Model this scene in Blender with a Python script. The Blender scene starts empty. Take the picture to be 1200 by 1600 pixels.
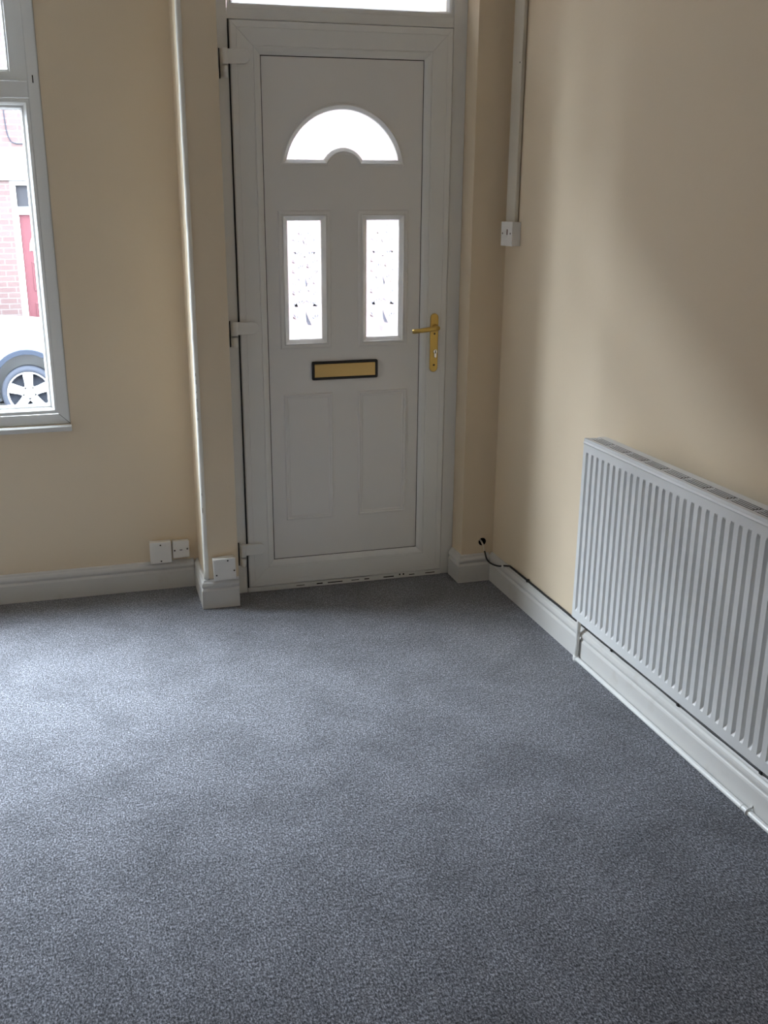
import bpy, bmesh, math, random
from mathutils import Vector, Matrix
from math import pi, sin, cos, radians

sc = bpy.context.scene
COL = sc.collection

# ------------------------------------------------------------------ camera
cam_d = bpy.data.cameras.new('camera')
cam = bpy.data.objects.new('camera', cam_d)
COL.objects.link(cam)
sc.camera = cam
cam_d.sensor_fit = 'HORIZONTAL'
cam_d.sensor_width = 36.0
cam_d.lens = 1530.0536 / 1200 * 36.0
cam_d.shift_x = 60.92 / 1200
cam_d.shift_y = 12.86 / 1200
cam_d.clip_start = 0.05
_y, _p, _r = radians(-14.589419), radians(-17.598556), radians(0.292505)
_R = (Matrix(((cos(_y), -sin(_y), 0), (sin(_y), cos(_y), 0), (0, 0, 1)))
      @ Matrix(((1, 0, 0), (0, cos(_p), -sin(_p)), (0, sin(_p), cos(_p))))
      @ Matrix(((cos(_r), 0, sin(_r)), (0, 1, 0), (-sin(_r), 0, cos(_r)))))
_c = _R.col
cam.matrix_world = Matrix(((_c[0][0], _c[2][0], -_c[1][0], -0.572716),
                           (_c[0][1], _c[2][1], -_c[1][1], -3.783361),
                           (_c[0][2], _c[2][2], -_c[1][2], 1.526363),
                           (0, 0, 0, 1)))

# ------------------------------------------------------------------ light
SKY = 80.0
world = bpy.data.worlds.new('overcast_sky')
sc.world = world
world.use_nodes = True
_wt = world.node_tree
_bg = _wt.nodes['Background']
# overcast sky: brightest overhead, about a third of that at the horizon
_tc = _wt.nodes.new('ShaderNodeTexCoord')
_sx = _wt.nodes.new('ShaderNodeSeparateXYZ')
_mr = _wt.nodes.new('ShaderNodeMapRange')
_mr.inputs['From Min'].default_value = 0.0
_mr.inputs['From Max'].default_value = 1.0
_mr.inputs['To Min'].default_value = SKY * 0.85
_mr.inputs['To Max'].default_value = SKY * 1.30
_wt.links.new(_tc.outputs['Generated'], _sx.inputs[0])
_wt.links.new(_sx.outputs['Z'], _mr.inputs['Value'])
_wt.links.new(_mr.outputs[0], _bg.inputs[1])
_bg.inputs[0].default_value = (0.805, 0.875, 1.0, 1)
sc.view_settings.view_transform = 'Standard'
sc.view_settings.look = 'None'
sc.view_settings.gamma = 1.0
sc.view_settings.use_curve_mapping = False
sc.view_settings.exposure = 0.0
try:
    sc.cycles.max_bounces = 14
    sc.cycles.diffuse_bounces = 8
    sc.cycles.transmission_bounces = 10
    sc.cycles.transparent_max_bounces = 12
    sc.cycles.sample_clamp_indirect = 8.0
    sc.cycles.use_denoising = True
except Exception:
    pass


def portal(name, loc, rot, sx, sz):
    l = bpy.data.lights.new(name, 'AREA')
    l.shape = 'RECTANGLE'
    l.size, l.size_y = sx, sz
    l.cycles.is_portal = True
    o = bpy.data.objects.new(name, l)
    o.location = loc
    o.rotation_euler = rot
    COL.objects.link(o)


# room dimensions
XL, XR = -2.95, 1.04           # left / right wall faces
YB = -4.75                     # back wall face
YW = 0.168                     # window wall face
YP = -0.10                     # pier and nib front face
YO = 0.32                      # outer face of the front wall
ZC = 2.68                      # ceiling
WX0, WX1, WZ0, WZ1 = -2.50, -0.662, 0.726, 2.40   # window opening
PX0, PX1 = -0.19, -0.058       # pier
NX0 = 0.898                    # nib left face
DZ1 = 2.56                     # top of door opening

portal('sky_portal_front', ((WX0 + WX1) / 2, 0.34, (WZ0 + WZ1) / 2), (radians(-90), 0, 0), WX1 - WX0, WZ1 - WZ0)


# ------------------------------------------------------------------ materials
def new_mat(name):
    m = bpy.data.materials.new(name)
    m.use_nodes = True
    nt = m.node_tree
    return m, nt, nt.nodes['Principled BSDF'], nt.nodes['Material Output']


def pbr(name, col, rough=0.5, metal=0.0, spec=0.5, bump=None, coat=0.0, vary=None):
    """bump=(scale, strength, distance); vary=(scale, colour2, amount)"""
    m, nt, b, out = new_mat(name)
    b.inputs['Base Color'].default_value = (*col, 1)
    b.inputs['Roughness'].default_value = rough
    b.inputs['Metallic'].default_value = metal
    b.inputs['Specular IOR Level'].default_value = spec
    b.inputs['Coat Weight'].default_value = coat
    tc = nt.nodes.new('ShaderNodeTexCoord')
    if vary:
        n = nt.nodes.new('ShaderNodeTexNoise')
        n.inputs['Scale'].default_value = vary[0]
        n.inputs['Detail'].default_value = 5
        r = nt.nodes.new('ShaderNodeValToRGB')
        r.color_ramp.elements[0].position = vary[2]
        r.color_ramp.elements[1].position = vary[2] + vary[3]
        r.color_ramp.elements[0].color = (*col, 1)
        r.color_ramp.elements[1].color = (*vary[1], 1)
        nt.links.new(tc.outputs['Object'], n.inputs['Vector'])
        nt.links.new(n.outputs['Fac'], r.inputs[0])
        nt.links.new(r.outputs[0], b.inputs['Base Color'])
    if bump:
        n = nt.nodes.new('ShaderNodeTexNoise')
        n.inputs['Scale'].default_value = bump[0]
        n.inputs['Detail'].default_value = 4
        bp = nt.nodes.new('ShaderNodeBump')
        bp.inputs['Strength'].default_value = bump[1]
        bp.inputs['Distance'].default_value = bump[2]
        nt.links.new(tc.outputs['Object'], n.inputs['Vector'])
        nt.links.new(n.outputs['Fac'], bp.inputs['Height'])
        nt.links.new(bp.outputs[0], b.inputs['Normal'])
    return m


def mat_carpet():
    m, nt, b, out = new_mat('carpet_grey_twist')
    L = nt.links
    tc = nt.nodes.new('ShaderNodeTexCoord')
    n1 = nt.nodes.new('ShaderNodeTexNoise')      # tufts
    n1.inputs['Scale'].default_value = 230
    n1.inputs['Detail'].default_value = 3.5
    n1.inputs['Roughness'].default_value = 0.8
    n2 = nt.nodes.new('ShaderNodeTexNoise')      # clumps of pile
    n2.inputs['Scale'].default_value = 70
    n2.inputs['Detail'].default_value = 3
    n3 = nt.nodes.new('ShaderNodeTexNoise')      # trodden, brushed patches, pile shading put into the colour
    n3.inputs['Scale'].default_value = 5.0
    n3.inputs['Detail'].default_value = 6
    n3.inputs['Roughness'].default_value = 0.62
    n3.inputs['Distortion'].default_value = 0.4
    mp = nt.nodes.new('ShaderNodeMapping')           # pile leans toward the room
    mp.inputs['Scale'].default_value = (1.0, 0.6, 1.0)
    L.new(tc.outputs['Object'], mp.inputs['Vector'])
    for n in (n1, n2, n3):
        L.new((tc.outputs['Object'] if n is n3 else mp.outputs[0]), n.inputs['Vector'])
    r1 = nt.nodes.new('ShaderNodeValToRGB')
    e = r1.color_ramp.elements
    e[0].position, e[0].color = 0.36, (0.023, 0.024, 0.027, 1)
    e[1].position, e[1].color = 0.66, (0.420, 0.430, 0.480, 1)
    k = e.new(0.50); k.color = (0.128, 0.132, 0.148, 1)
    L.new(n1.outputs['Fac'], r1.inputs[0])
    r3 = nt.nodes.new('ShaderNodeValToRGB')
    e = r3.color_ramp.elements
    e[0].position, e[0].color = 0.34, (0.72, 0.72, 0.72, 1)
    e[1].position, e[1].color = 0.60, (1.0, 1.0, 1.0, 1)
    L.new(n3.outputs['Fac'], r3.inputs[0])
    r2 = nt.nodes.new('ShaderNodeValToRGB')
    e = r2.color_ramp.elements
    e[0].position, e[0].color = 0.3, (0.78, 0.78, 0.78, 1)
    e[1].position, e[1].color = 0.7, (1.15, 1.15, 1.15, 1)
    L.new(n2.outputs['Fac'], r2.inputs[0])
    mx = nt.nodes.new('ShaderNodeMix'); mx.data_type = 'RGBA'; mx.blend_type = 'MULTIPLY'
    mx.inputs['Factor'].default_value = 1
    L.new(r1.outputs[0], mx.inputs['A']); L.new(r3.outputs[0], mx.inputs['B'])
    my = nt.nodes.new('ShaderNodeMix'); my.data_type = 'RGBA'; my.blend_type = 'MULTIPLY'
    my.inputs['Factor'].default_value = 1
    L.new(mx.outputs['Result'], my.inputs['A']); L.new(r2.outputs[0], my.inputs['B'])
    L.new(my.outputs['Result'], b.inputs['Base Color'])
    b.inputs['Roughness'].default_value = 1.0
    b.inputs['Specular IOR Level'].default_value = 0.05
    b.inputs['Sheen Weight'].default_value = 0.6
    b.inputs['Sheen Roughness'].default_value = 0.35
    add = nt.nodes.new('ShaderNodeMath'); add.operation = 'ADD'
    L.new(n1.outputs['Fac'], add.inputs[0]); L.new(n2.outputs['Fac'], add.inputs[1])
    bp = nt.nodes.new('ShaderNodeBump')
    bp.inputs['Strength'].default_value = 0.22
    bp.inputs['Distance'].default_value = 0.008
    L.new(add.outputs[0], bp.inputs['Height'])
    L.new(bp.outputs[0], b.inputs['Normal'])
    return m


def mat_brick(name, c1, c2, mortar, axis='XZ'):
    m, nt, b, out = new_mat(name)
    L = nt.links
    tc = nt.nodes.new('ShaderNodeTexCoord')
    sx = nt.nodes.new('ShaderNodeSeparateXYZ')
    cx = nt.nodes.new('ShaderNodeCombineXYZ')
    L.new(tc.outputs['Object'], sx.inputs[0])
    L.new(sx.outputs[axis[0]], cx.inputs[0]); L.new(sx.outputs[axis[1]], cx.inputs[1])
    br = nt.nodes.new('ShaderNodeTexBrick')
    br.inputs['Scale'].default_value = 1
    br.inputs['Brick Width'].default_value = 0.225
    br.inputs['Row Height'].default_value = 0.075
    br.inputs['Mortar Size'].default_value = 0.007
    br.inputs['Color1'].default_value = (*c1, 1)
    br.inputs['Color2'].default_value = (*c2, 1)
    br.inputs['Mortar'].default_value = (*mortar, 1)
    L.new(cx.outputs[0], br.inputs['Vector'])
    L.new(br.outputs['Color'], b.inputs['Base Color'])
    b.inputs['Roughness'].default_value = 0.9
    b.inputs['Specular IOR Level'].default_value = 0.02
    bp = nt.nodes.new('ShaderNodeBump'); bp.inputs['Strength'].default_value = 0.4
    bp.inputs['Distance'].default_value = 0.006; bp.invert = True
    L.new(br.outputs['Fac'], bp.inputs['Height']); L.new(bp.outputs[0], b.inputs['Normal'])
    return m


def mat_thin_glass():
    """clear flat pane: lets the daylight straight through, mirrors a little"""
    m, nt, b, out = new_mat('clear_pane_glass')
    L = nt.links
    nt.nodes.remove(b)
    tr = nt.nodes.new('ShaderNodeBsdfTransparent')
    tr.inputs[0].default_value = (0.93, 0.95, 0.94, 1)
    gl = nt.nodes.new('ShaderNodeBsdfGlossy')
    gl.inputs['Roughness'].default_value = 0.02
    lw = nt.nodes.new('ShaderNodeLayerWeight'); lw.inputs['Blend'].default_value = 0.5
    pw = nt.nodes.new('ShaderNodeMath'); pw.operation = 'POWER'; pw.inputs[1].default_value = 5
    fr = nt.nodes.new('ShaderNodeMath'); fr.operation = 'MULTIPLY_ADD'
    fr.inputs[1].default_value = 0.95; fr.inputs[2].default_value = 0.04
    L.new(lw.outputs['Facing'], pw.inputs[0]); L.new(pw.outputs[0], fr.inputs[0])
    mx = nt.nodes.new('ShaderNodeMixShader')
    L.new(fr.outputs[0], mx.inputs[0]); L.new(tr.outputs[0], mx.inputs[1]); L.new(gl.outputs[0], mx.inputs[2])
    L.new(mx.outputs[0], out.inputs[0])
    return m


def mat_glass(name, rough, ior, bump=None, col=(0.97, 0.98, 0.98)):
    m, nt, b, out = new_mat(name)
    b.inputs['Base Color'].default_value = (*col, 1)
    b.inputs['Transmission Weight'].default_value = 1
    b.inputs['Roughness'].default_value = rough
    b.inputs['IOR'].default_value = ior
    if bump:
        tc = nt.nodes.new('ShaderNodeTexCoord')
        n = nt.nodes.new('ShaderNodeTexNoise')
        n.inputs['Scale'].default_value = bump[0]
        bp = nt.nodes.new('ShaderNodeBump')
        bp.inputs['Strength'].default_value = bump[1]
        bp.inputs['Distance'].default_value = bump[2]
        nt.links.new(tc.outputs['Object'], n.inputs['Vector'])
        nt.links.new(n.outputs['Fac'], bp.inputs['Height'])
        nt.links.new(bp.outputs[0], b.inputs['Normal'])
    return m


M = dict(
    cream=pbr('cream_wall_paint', (0.69, 0.580, 0.430), 0.75, spec=0.25, bump=(55, 0.10, 0.004)),
    ceiling=pbr('ceiling_white', (0.82, 0.81, 0.78), 0.9, spec=0.2),
    carpet=mat_carpet(),
    skirt=pbr('skirting_white_gloss', (0.60, 0.59, 0.57), 0.32, bump=(18, 0.12, 0.003), vary=(9, (0.52, 0.49, 0.45), 0.62, 0.18)),
    upvc=pbr('white_upvc', (0.76, 0.76, 0.74), 0.35, spec=0.5),
    panel=pbr('white_door_skin', (0.76, 0.745, 0.72), 0.42, spec=0.45),
    upvcw=pbr('window_upvc', (0.78, 0.79, 0.78), 0.3),
    bead=pbr('white_corner_paint', (0.78, 0.76, 0.70), 0.4, bump=(40, 0.35, 0.004)),
    brass=pbr('polished_brass', (0.58, 0.40, 0.12), 0.30, metal=0.9),
    brassmat=pbr('satin_brass', (0.72, 0.50, 0.20), 0.38, metal=0.75),
    black=pbr('black_plastic', (0.012, 0.010, 0.009), 0.4),
    dark=pbr('dark_gap', (0.02, 0.018, 0.016), 0.9, spec=0.1),
    chrome=pbr('chrome', (0.75, 0.75, 0.74), 0.12, metal=1),
    plast=pbr('white_plastic', (0.74, 0.72, 0.68), 0.38, vary=(25, (0.62, 0.56, 0.48), 0.62, 0.2)),
    plast2=pbr('clean_white_plastic', (0.78, 0.77, 0.75), 0.35),
    screw=pbr('tarnished_screw', (0.06, 0.045, 0.03), 0.5, metal=0.5),
    rad=pbr('radiator_enamel', (0.70, 0.71, 0.71), 0.3),
    finshade=pbr('shade_dark_fins', (0.055, 0.045, 0.035), 0.9),  # dark colour stands in for the shade inside the radiator
    pipe=pbr('painted_pipe', (0.74, 0.74, 0.72), 0.25, vary=(30, (0.45, 0.44, 0.42), 0.66, 0.12)),
    cablek=pbr('black_cable', (0.012, 0.011, 0.010), 0.45),
    cablew=pbr('paint_spotted_cable', (0.60, 0.54, 0.44), 0.5),
    red=pbr('brown_rocker_gap', (0.14, 0.07, 0.055), 0.5),
    trunk=pbr('painted_trunking', (0.60, 0.56, 0.48), 0.5),
    facet=mat_glass('painted_refraction_glass', 0.03, 1.5, None, (0.05, 0.05, 0.06)),  # dark tint stands in for the darkness bevels would refract
    gasket=pbr('dark_gasket', (0.025, 0.024, 0.022), 0.7),
    glass=mat_thin_glass(),
    obscure=mat_glass('obscure_glass', 0.22, 1.30, (160, 0.25, 0.003)),
    bevel=mat_glass('bevelled_glass', 0.03, 1.5),
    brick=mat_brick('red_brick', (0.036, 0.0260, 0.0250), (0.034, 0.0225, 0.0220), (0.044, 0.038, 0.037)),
    ownbrick=mat_brick('own_brick', (0.26, 0.085, 0.07), (0.2, 0.07, 0.06), (0.4, 0.36, 0.34)),
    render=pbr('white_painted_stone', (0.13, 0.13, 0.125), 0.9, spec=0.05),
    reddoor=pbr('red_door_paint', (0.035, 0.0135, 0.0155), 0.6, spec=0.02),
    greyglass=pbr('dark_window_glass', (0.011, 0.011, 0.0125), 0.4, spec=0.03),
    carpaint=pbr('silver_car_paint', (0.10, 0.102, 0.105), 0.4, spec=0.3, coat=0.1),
    arch=pbr('grey_arch_plastic', (0.009, 0.011, 0.0155), 0.8, spec=0.03),
    tyre=pbr('tyre_rubber', (0.014, 0.0155, 0.0195), 0.9, spec=0.03),
    alloy=pbr('alloy_wheel', (0.12, 0.122, 0.125), 0.5, spec=0.1),
    lamp=pbr('headlamp_glass', (0.022, 0.026, 0.032), 0.4, spec=0.05),
    road=pbr('wet_asphalt', (0.04, 0.04, 0.043), 0.9, spec=0.1, bump=(60, 0.3, 0.01)),
    pave=pbr('paving_slabs', (0.09, 0.09, 0.09), 0.9, spec=0.1, bump=(30, 0.2, 0.01)),
    slate=pbr('slate_roof', (0.08, 0.085, 0.10), 0.6),
    silicone=pbr('old_sealant', (0.42, 0.38, 0.31), 0.6),
)


# ------------------------------------------------------------------ mesh helpers
class MB:
    def __init__(s):
        s.v, s.f, s.mi, s.sm = [], [], [], []

    def add(s, vs, fs, mi=0, smooth=False):
        o = len(s.v)
        s.v += [tuple(p) for p in vs]
        for f in fs:
            s.f.append([i + o for i in f]); s.mi.append(mi); s.sm.append(smooth)
        return s

    def box(s, x0, x1, y0, y1, z0, z1, mi=0, M4=None):
        vs = [Vector((x, y, z)) for x in (x0, x1) for y in (y0, y1) for z in (z0, z1)]
        if M4: vs = [M4 @ v for v in vs]
        return s.add(vs, [(0, 1, 3, 2), (4, 6, 7, 5), (0, 4, 5, 1), (2, 3, 7, 6), (0, 2, 6, 4), (1, 5, 7, 3)], mi)

    def prism(s, poly, fn, t0, t1, mi=0, smooth=False):
        """poly of (a,b); fn(a,b,t) -> point"""
        n = len(poly)
        vs = [fn(a, b, t0) for a, b in poly] + [fn(a, b, t1) for a, b in poly]
        s.add(vs, [tuple(range(n))[::-1], tuple(range(n, 2 * n))], mi, False)
        o = len(s.v) - 2 * n
        for i in range(n):
            j = (i + 1) % n
            s.f.append([o + i, o + j, o + n + j, o + n + i]); s.mi.append(mi); s.sm.append(smooth)
        return s

    def tube(s, pts, r, n=12, mi=0, caps=True):
        pts = [Vector(p) for p in pts]
        rs = r if isinstance(r, (list, tuple)) else [r] * len(pts)
        o = len(s.v)
        prev = None
        for i, p in enumerate(pts):
            a = pts[max(i - 1, 0)]; b = pts[min(i + 1, len(pts) - 1)]
            t = (b - a).normalized()
            u = prev - t * prev.dot(t) if prev else (Vector((0, 0, 1)).cross(t) if abs(t.z) < .9 else Vector((1, 0, 0)).cross(t))
            u.normalize(); prev = u
            w = t.cross(u)
            for k in range(n):
                an = 2 * pi * k / n
                s.v.append(tuple(p + (u * cos(an) + w * sin(an)) * rs[i]))
        for i in range(len(pts) - 1):
            for k in range(n):
                k2 = (k + 1) % n
                s.f.append([o + i * n + k, o + i * n + k2, o + (i + 1) * n + k2, o + (i + 1) * n + k])
                s.mi.append(mi); s.sm.append(True)
        if caps:
            e = o + (len(pts) - 1) * n
            s.f.append([o + k for k in range(n)][::-1]); s.mi.append(mi); s.sm.append(False)
            s.f.append([e + k for k in range(n)]); s.mi.append(mi); s.sm.append(False)
        return s

    def lathe(s, prof, origin, axis, n=32, mi=0):
        """prof of (radius, along axis)"""
        ax = Vector(axis).normalized()
        u = Vector((0, 0, 1)).cross(ax) if abs(ax.z) < .9 else Vector((1, 0, 0))
        u.normalize(); w = ax.cross(u)
        o = len(s.v); og = Vector(origin)
        for r, h in prof:
            for k in range(n):
                an = 2 * pi * k / n
                s.v.append(tuple(og + ax * h + (u * cos(an) + w * sin(an)) * r))
        for i in range(len(prof) - 1):
            for k in range(n):
                k2 = (k + 1) % n
                s.f.append([o + i * n + k, o + i * n + k2, o + (i + 1) * n + k2, o + (i + 1) * n + k])
                s.mi.append(mi); s.sm.append(True)
        s.f.append([o + k for k in range(n)][::-1]); s.mi.append(mi); s.sm.append(False)
        e = o + (len(prof) - 1) * n
        s.f.append([e + k for k in range(n)]); s.mi.append(mi); s.sm.append(False)
        return s

    def loop_sweep(s, path, prof, fn, mi=0, smooth=False):
        """closed path of (a,b) counter-clockwise; prof of (inset, height), closed ring of its own when solid; fn(a,b,h)"""
        n = len(path); m = len(prof)
        nor = inset_dirs(path)
        o = len(s.v)
        for i in range(n):
            for ins, h in prof:
                a = path[i][0] + nor[i][0] * ins; b = path[i][1] + nor[i][1] * ins
                s.v.append(tuple(fn(a, b, h)))
        for i in range(n):
            j = (i + 1) % n
            for k in range(m - 1):
                s.f.append([o + i * m + k, o + j * m + k, o + j * m + k + 1, o + i * m + k + 1])
                s.mi.append(mi); s.sm.append(smooth)
        return s

    def build(s, name, mats, parent=None, bevel=0, seg=2, autosmooth=True):
        me = bpy.data.meshes.new(name)
        me.from_pydata(s.v, [], s.f)
        if not isinstance(mats, (list, tuple)): mats = [mats]
        for m in mats: me.materials.append(m)
        for p, mi, sm in zip(me.polygons, s.mi, s.sm):
            p.material_index = mi; p.use_smooth = sm
        bm = bmesh.new(); bm.from_mesh(me)
        bmesh.ops.remove_doubles(bm, verts=bm.verts, dist=1e-6)
        bmesh.ops.recalc_face_normals(bm, faces=bm.faces)
        bm.to_mesh(me); bm.free()
        ob = bpy.data.objects.new(name, me)
        COL.objects.link(ob)
        if parent is not None: attach(ob, parent)
        if bevel:
            b = ob.modifiers.new('bevel', 'BEVEL')
            b.width = bevel; b.segments = seg; b.limit_method = 'ANGLE'; b.angle_limit = radians(40)
        return ob


def attach(ob, parent):
    """parent while keeping the world position the mesh was written in"""
    ob.parent = parent
    off = Vector(parent.location) if parent.type == 'EMPTY' else Vector((0, 0, 0))
    ob.matrix_parent_inverse = Matrix.Translation(-off)


def inset_dirs(path):
    n = len(path); out = []
    for i in range(n):
        a, p, b = path[i - 1], path[i], path[(i + 1) % n]
        d1 = Vector((p[0] - a[0], p[1] - a[1])).normalized()
        d2 = Vector((b[0] - p[0], b[1] - p[1])).normalized()
        n1 = Vector((-d1.y, d1.x)); n2 = Vector((-d2.y, d2.x))
        m = n1 + n2
        if m.length < 1e-6: m = n1
        m.normalize()
        k = 1 / max(m.dot(n1), 0.35)
        out.append((m.x * k, m.y * k))
    return out


def offset(path, d):
    return [(p[0] + q[0] * d, p[1] + q[1] * d) for p, q in zip(path, inset_dirs(path))]


def rect(x0, x1, z0, z1):
    return [(x0, z0), (x1, z0), (x1, z1), (x0, z1)]


def rrect(x0, x1, z0, z1, r, n=5):
    pts = []
    for cx, cz, a0 in ((x1 - r, z0 + r, -90), (x1 - r, z1 - r, 0), (x0 + r, z1 - r, 90), (x0 + r, z0 + r, 180)):
        for k in range(n + 1):
            a = radians(a0 + 90 * k / n)
            pts.append((cx + r * cos(a), cz + r * sin(a)))
    return pts


def XZ(y0=0.0, sgn=-1):
    return lambda a, b, h: (a, y0 + sgn * h, b)


def plate_with_holes(outer, holes, to3, depth):
    """flat plate with holes, as (verts, faces) through a filled 2D curve"""
    cu = bpy.data.curves.new('tmp', 'CURVE')
    cu.dimensions = '2D'; cu.fill_mode = 'BOTH'; cu.extrude = depth / 2
    for ring in [outer] + holes:
        sp = cu.splines.new('POLY'); sp.points.add(len(ring) - 1)
        for q, p in zip(sp.points, ring): q.co = (p[0], p[1], 0, 1)
        sp.use_cyclic_u = True
    ob = bpy.data.objects.new('tmp', cu); COL.objects.link(ob)
    dg = bpy.context.evaluated_depsgraph_get()
    me = bpy.data.meshes.new_from_object(ob.evaluated_get(dg))
    vs = [to3(v.co.x, v.co.y, v.co.z) for v in me.vertices]
    fs = [tuple(p.vertices) for p in me.polygons]
    bpy.data.objects.remove(ob); bpy.data.curves.remove(cu); bpy.data.meshes.remove(me)
    return vs, fs


def tag(o, label=None, cat=None, group=None, kind=None):
    if label: o['label'] = label
    if cat: o['category'] = cat
    if group: o['group'] = group
    if kind: o['kind'] = kind
    return o


def empty(name, loc, label=None, cat=None, group=None, kind=None):
    o = bpy.data.objects.new(name, None)
    o.empty_display_size = 0.05
    o.location = loc
    COL.objects.link(o)
    return tag(o, label, cat, group, kind)


def skirting(name, path, prof, label, mat):
    """path in plan with the room on its right hand; prof of (thickness, height)"""
    mb = MB(); n = len(path); m = len(prof); vs = []
    for i, p in enumerate(path):
        d1 = Vector(path[i]) - Vector(path[i - 1]) if i > 0 else None
        d2 = Vector(path[i + 1]) - Vector(path[i]) if i < n - 1 else None
        d1 = d1.normalized() if d1 else d2.normalized()
        d2 = d2.normalized() if d2 else d1
        n1 = Vector((d1.y, -d1.x)); n2 = Vector((d2.y, -d2.x))
        mm = (n1 + n2).normalized(); k = 1 / mm.dot(n1)
        for t, z in prof:
            vs.append((p[0] + mm.x * k * t, p[1] + mm.y * k * t, z))
    fs = []
    for i in range(n - 1):
        for k in range(m):
            k2 = (k + 1) % m
            fs.append((i * m + k, (i + 1) * m + k, (i + 1) * m + k2, i * m + k2))
    fs.append(tuple(range(m))[::-1]); fs.append(tuple(range((n - 1) * m, n * m)))
    mb.add(vs, fs)
    return tag(mb.build(name, mat), label, 'skirting board', kind='structure')


# ------------------------------------------------------------------ room shell
o = MB().box(XL - 0.2, XR + 0.2, YB - 0.25, YW, -0.12, 0).build('floor', M['carpet'])
tag(o, 'mottled grey carpet covering the floor', 'floor', kind='structure')
o = MB().box(XL - 0.2, XR + 0.2, YB - 0.25, YO, ZC, ZC + 0.12).build('ceiling', M['ceiling'])
tag(o, 'plain white ceiling overhead', 'ceiling', kind='structure')

mb = MB()
mb.box(XL, WX0, YW, YO, -0.1, ZC)
mb.box(WX0, WX1, YW, YO, -0.1, WZ0)
mb.box(WX0, WX1, YW, YO, WZ1, ZC)
mb.box(WX1, PX0 + 0.05, YW, YO, -0.1, ZC)
mb.box(PX0, PX1, YP, YO, 0, ZC)                     # pier beside the door
mb.box(PX1, NX0, YP, YO, DZ1, ZC)                   # over the door
# nib on the right of the door, with a drilled cable hole
HX, HZ, HR = 0.991, 0.172, 0.017
hole = [(HX + HR * cos(2 * pi * k / 20), HZ + HR * sin(2 * pi * k / 20)) for k in range(20)]
vs, fs = plate_with_holes(rect(NX0, XR + 0.02, 0, ZC), [hole], lambda a, b, h: (a, YP + 0.10 + h, b), 0.20)
hw = [f for f in fs if all(abs(math.hypot(vs[i][0] - HX, vs[i][2] - HZ) - HR) < 1e-4 for i in f)]
mb.add(vs, [f for f in fs if f not in hw])
mb.add(vs, hw, 1)
mb.box(NX0, XR + 0.02, YP + 0.20, YO, 0, ZC)
mb.box(PX1, NX0, 0.09, YO, -0.1, -0.002)            # step under the threshold
o = mb.build('wall_front', [M['cream'], M['dark']])
tag(o, 'cream front wall with boxed pier beside the door', 'wall', kind='structure')

o = MB().box(XR, XR + 0.15, YB, YO, -0.1, ZC).build('wall_right', M['cream'])
tag(o, 'cream wall behind the radiator', 'wall', kind='structure')
o = MB().box(XL - 0.15, XL, YB, YO, -0.1, ZC).build('wall_left', M['cream'])
tag(o, 'cream side wall out of view on the left', 'wall', kind='structure')
mb = MB().box(XL, XR, YB - 0.2, YB, -0.1, ZC)
o = mb.build('wall_back', M['cream'])
tag(o, 'cream back wall behind the viewer', 'wall', kind='structure')

# painted bead on the pier's outer corner
mb = MB()
random.seed(4)
pts, rr = [], []
for k in range(60):
    z = 0.118 + (ZC - 0.118) * k / 59
    pts.append((PX0 + 0.004 + random.uniform(-.0006, .0006), YP + 0.004 + random.uniform(-.0006, .0006), z))
    rr.append(0.0105 + random.uniform(-.0008, .0008))
mb.tube(pts, rr, 14)
bead_ob = tag(mb.build('trim_1', M['bead']), 'chipped white corner bead running up the pier left of the door', 'corner trim', kind='structure')

mb = MB()
for z, h in ((0.935, 0.012), (0.905, 0.016), (0.872, 0.006), (0.80, 0.05), (0.768, 0.008), (0.47, 0.010), (0.40, 0.02)):
    mb.box(PX0 - 0.0010, PX0 + 0.0004, YP - 0.0074, YP - 0.0060, z, z + h)
tag(mb.build('paint_chip', M['screw'], bead_ob), 'chips in the paint')

PROF = [(0, 0.0), (0.019, 0.0), (0.019, 0.074), (0.0165, 0.080), (0.0145, 0.083), (0.0145, 0.087), (0.0175, 0.090),
        (0.019, 0.095), (0.0185, 0.101), (0.016, 0.107), (0.011, 0.112), (0.009, 0.117), (0.006, 0.120), (0, 0.121)]
skirting('baseboard_front', [(XL + 0.02, YW), (PX0 - 0.0195, YW)], PROF, 'white moulded skirting board under the window', M['skirt'])
skirting('baseboard_pier', [(PX0, YW - 0.0), (PX0, YP), (PX1 - 0.001, YP)], PROF, 'white skirting wrapped around the pier left of the door', M['skirt'])
skirting('baseboard_corner', [(NX0, 0.004), (NX0, YP), (XR - 0.0195, YP)], PROF, 'short white skirting right of the door', M['skirt'])
skirting('baseboard_right', [(XR, YP), (XR, YB + 0.02)], PROF, 'long white skirting board below the radiator', M['skirt'])
skirting('baseboard_left', [(XL, YB + 0.02), (XL, YW)], PROF, 'white skirting on the unseen left wall', M['skirt'])

# ------------------------------------------------------------------ front window
win = empty('window_1', ((WX0 + WX1) / 2, YW + 0.03, WZ0), 'white plastic framed front window left of the door', 'window', kind='structure')
FY = YW + 0.004
mb = MB()
fw = 0.040
MX = (-1.72, -1.65)     # upright between the two bays, off frame
mb.box(WX0, WX0 + fw, FY, FY + 0.07, WZ0, WZ1)
mb.box(WX1 - fw, WX1, FY, FY + 0.07, WZ0, WZ1)
mb.box(WX0 + fw, WX1 - fw, FY, FY + 0.07, WZ0, WZ0 + 0.042)
mb.box(WX0 + fw, WX1 - fw, FY, FY + 0.07, WZ1 - fw, WZ1)
mb.box(WX0 + fw, WX1 - fw, FY, FY + 0.07, 1.912, 1.968)
mb.box(MX[0], MX[1], FY + 0.001, FY + 0.069, WZ0 + 0.042, WZ1 - fw)
fr = mb.build('window_frame', M['upvcw'], win, bevel=0.003)
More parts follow.
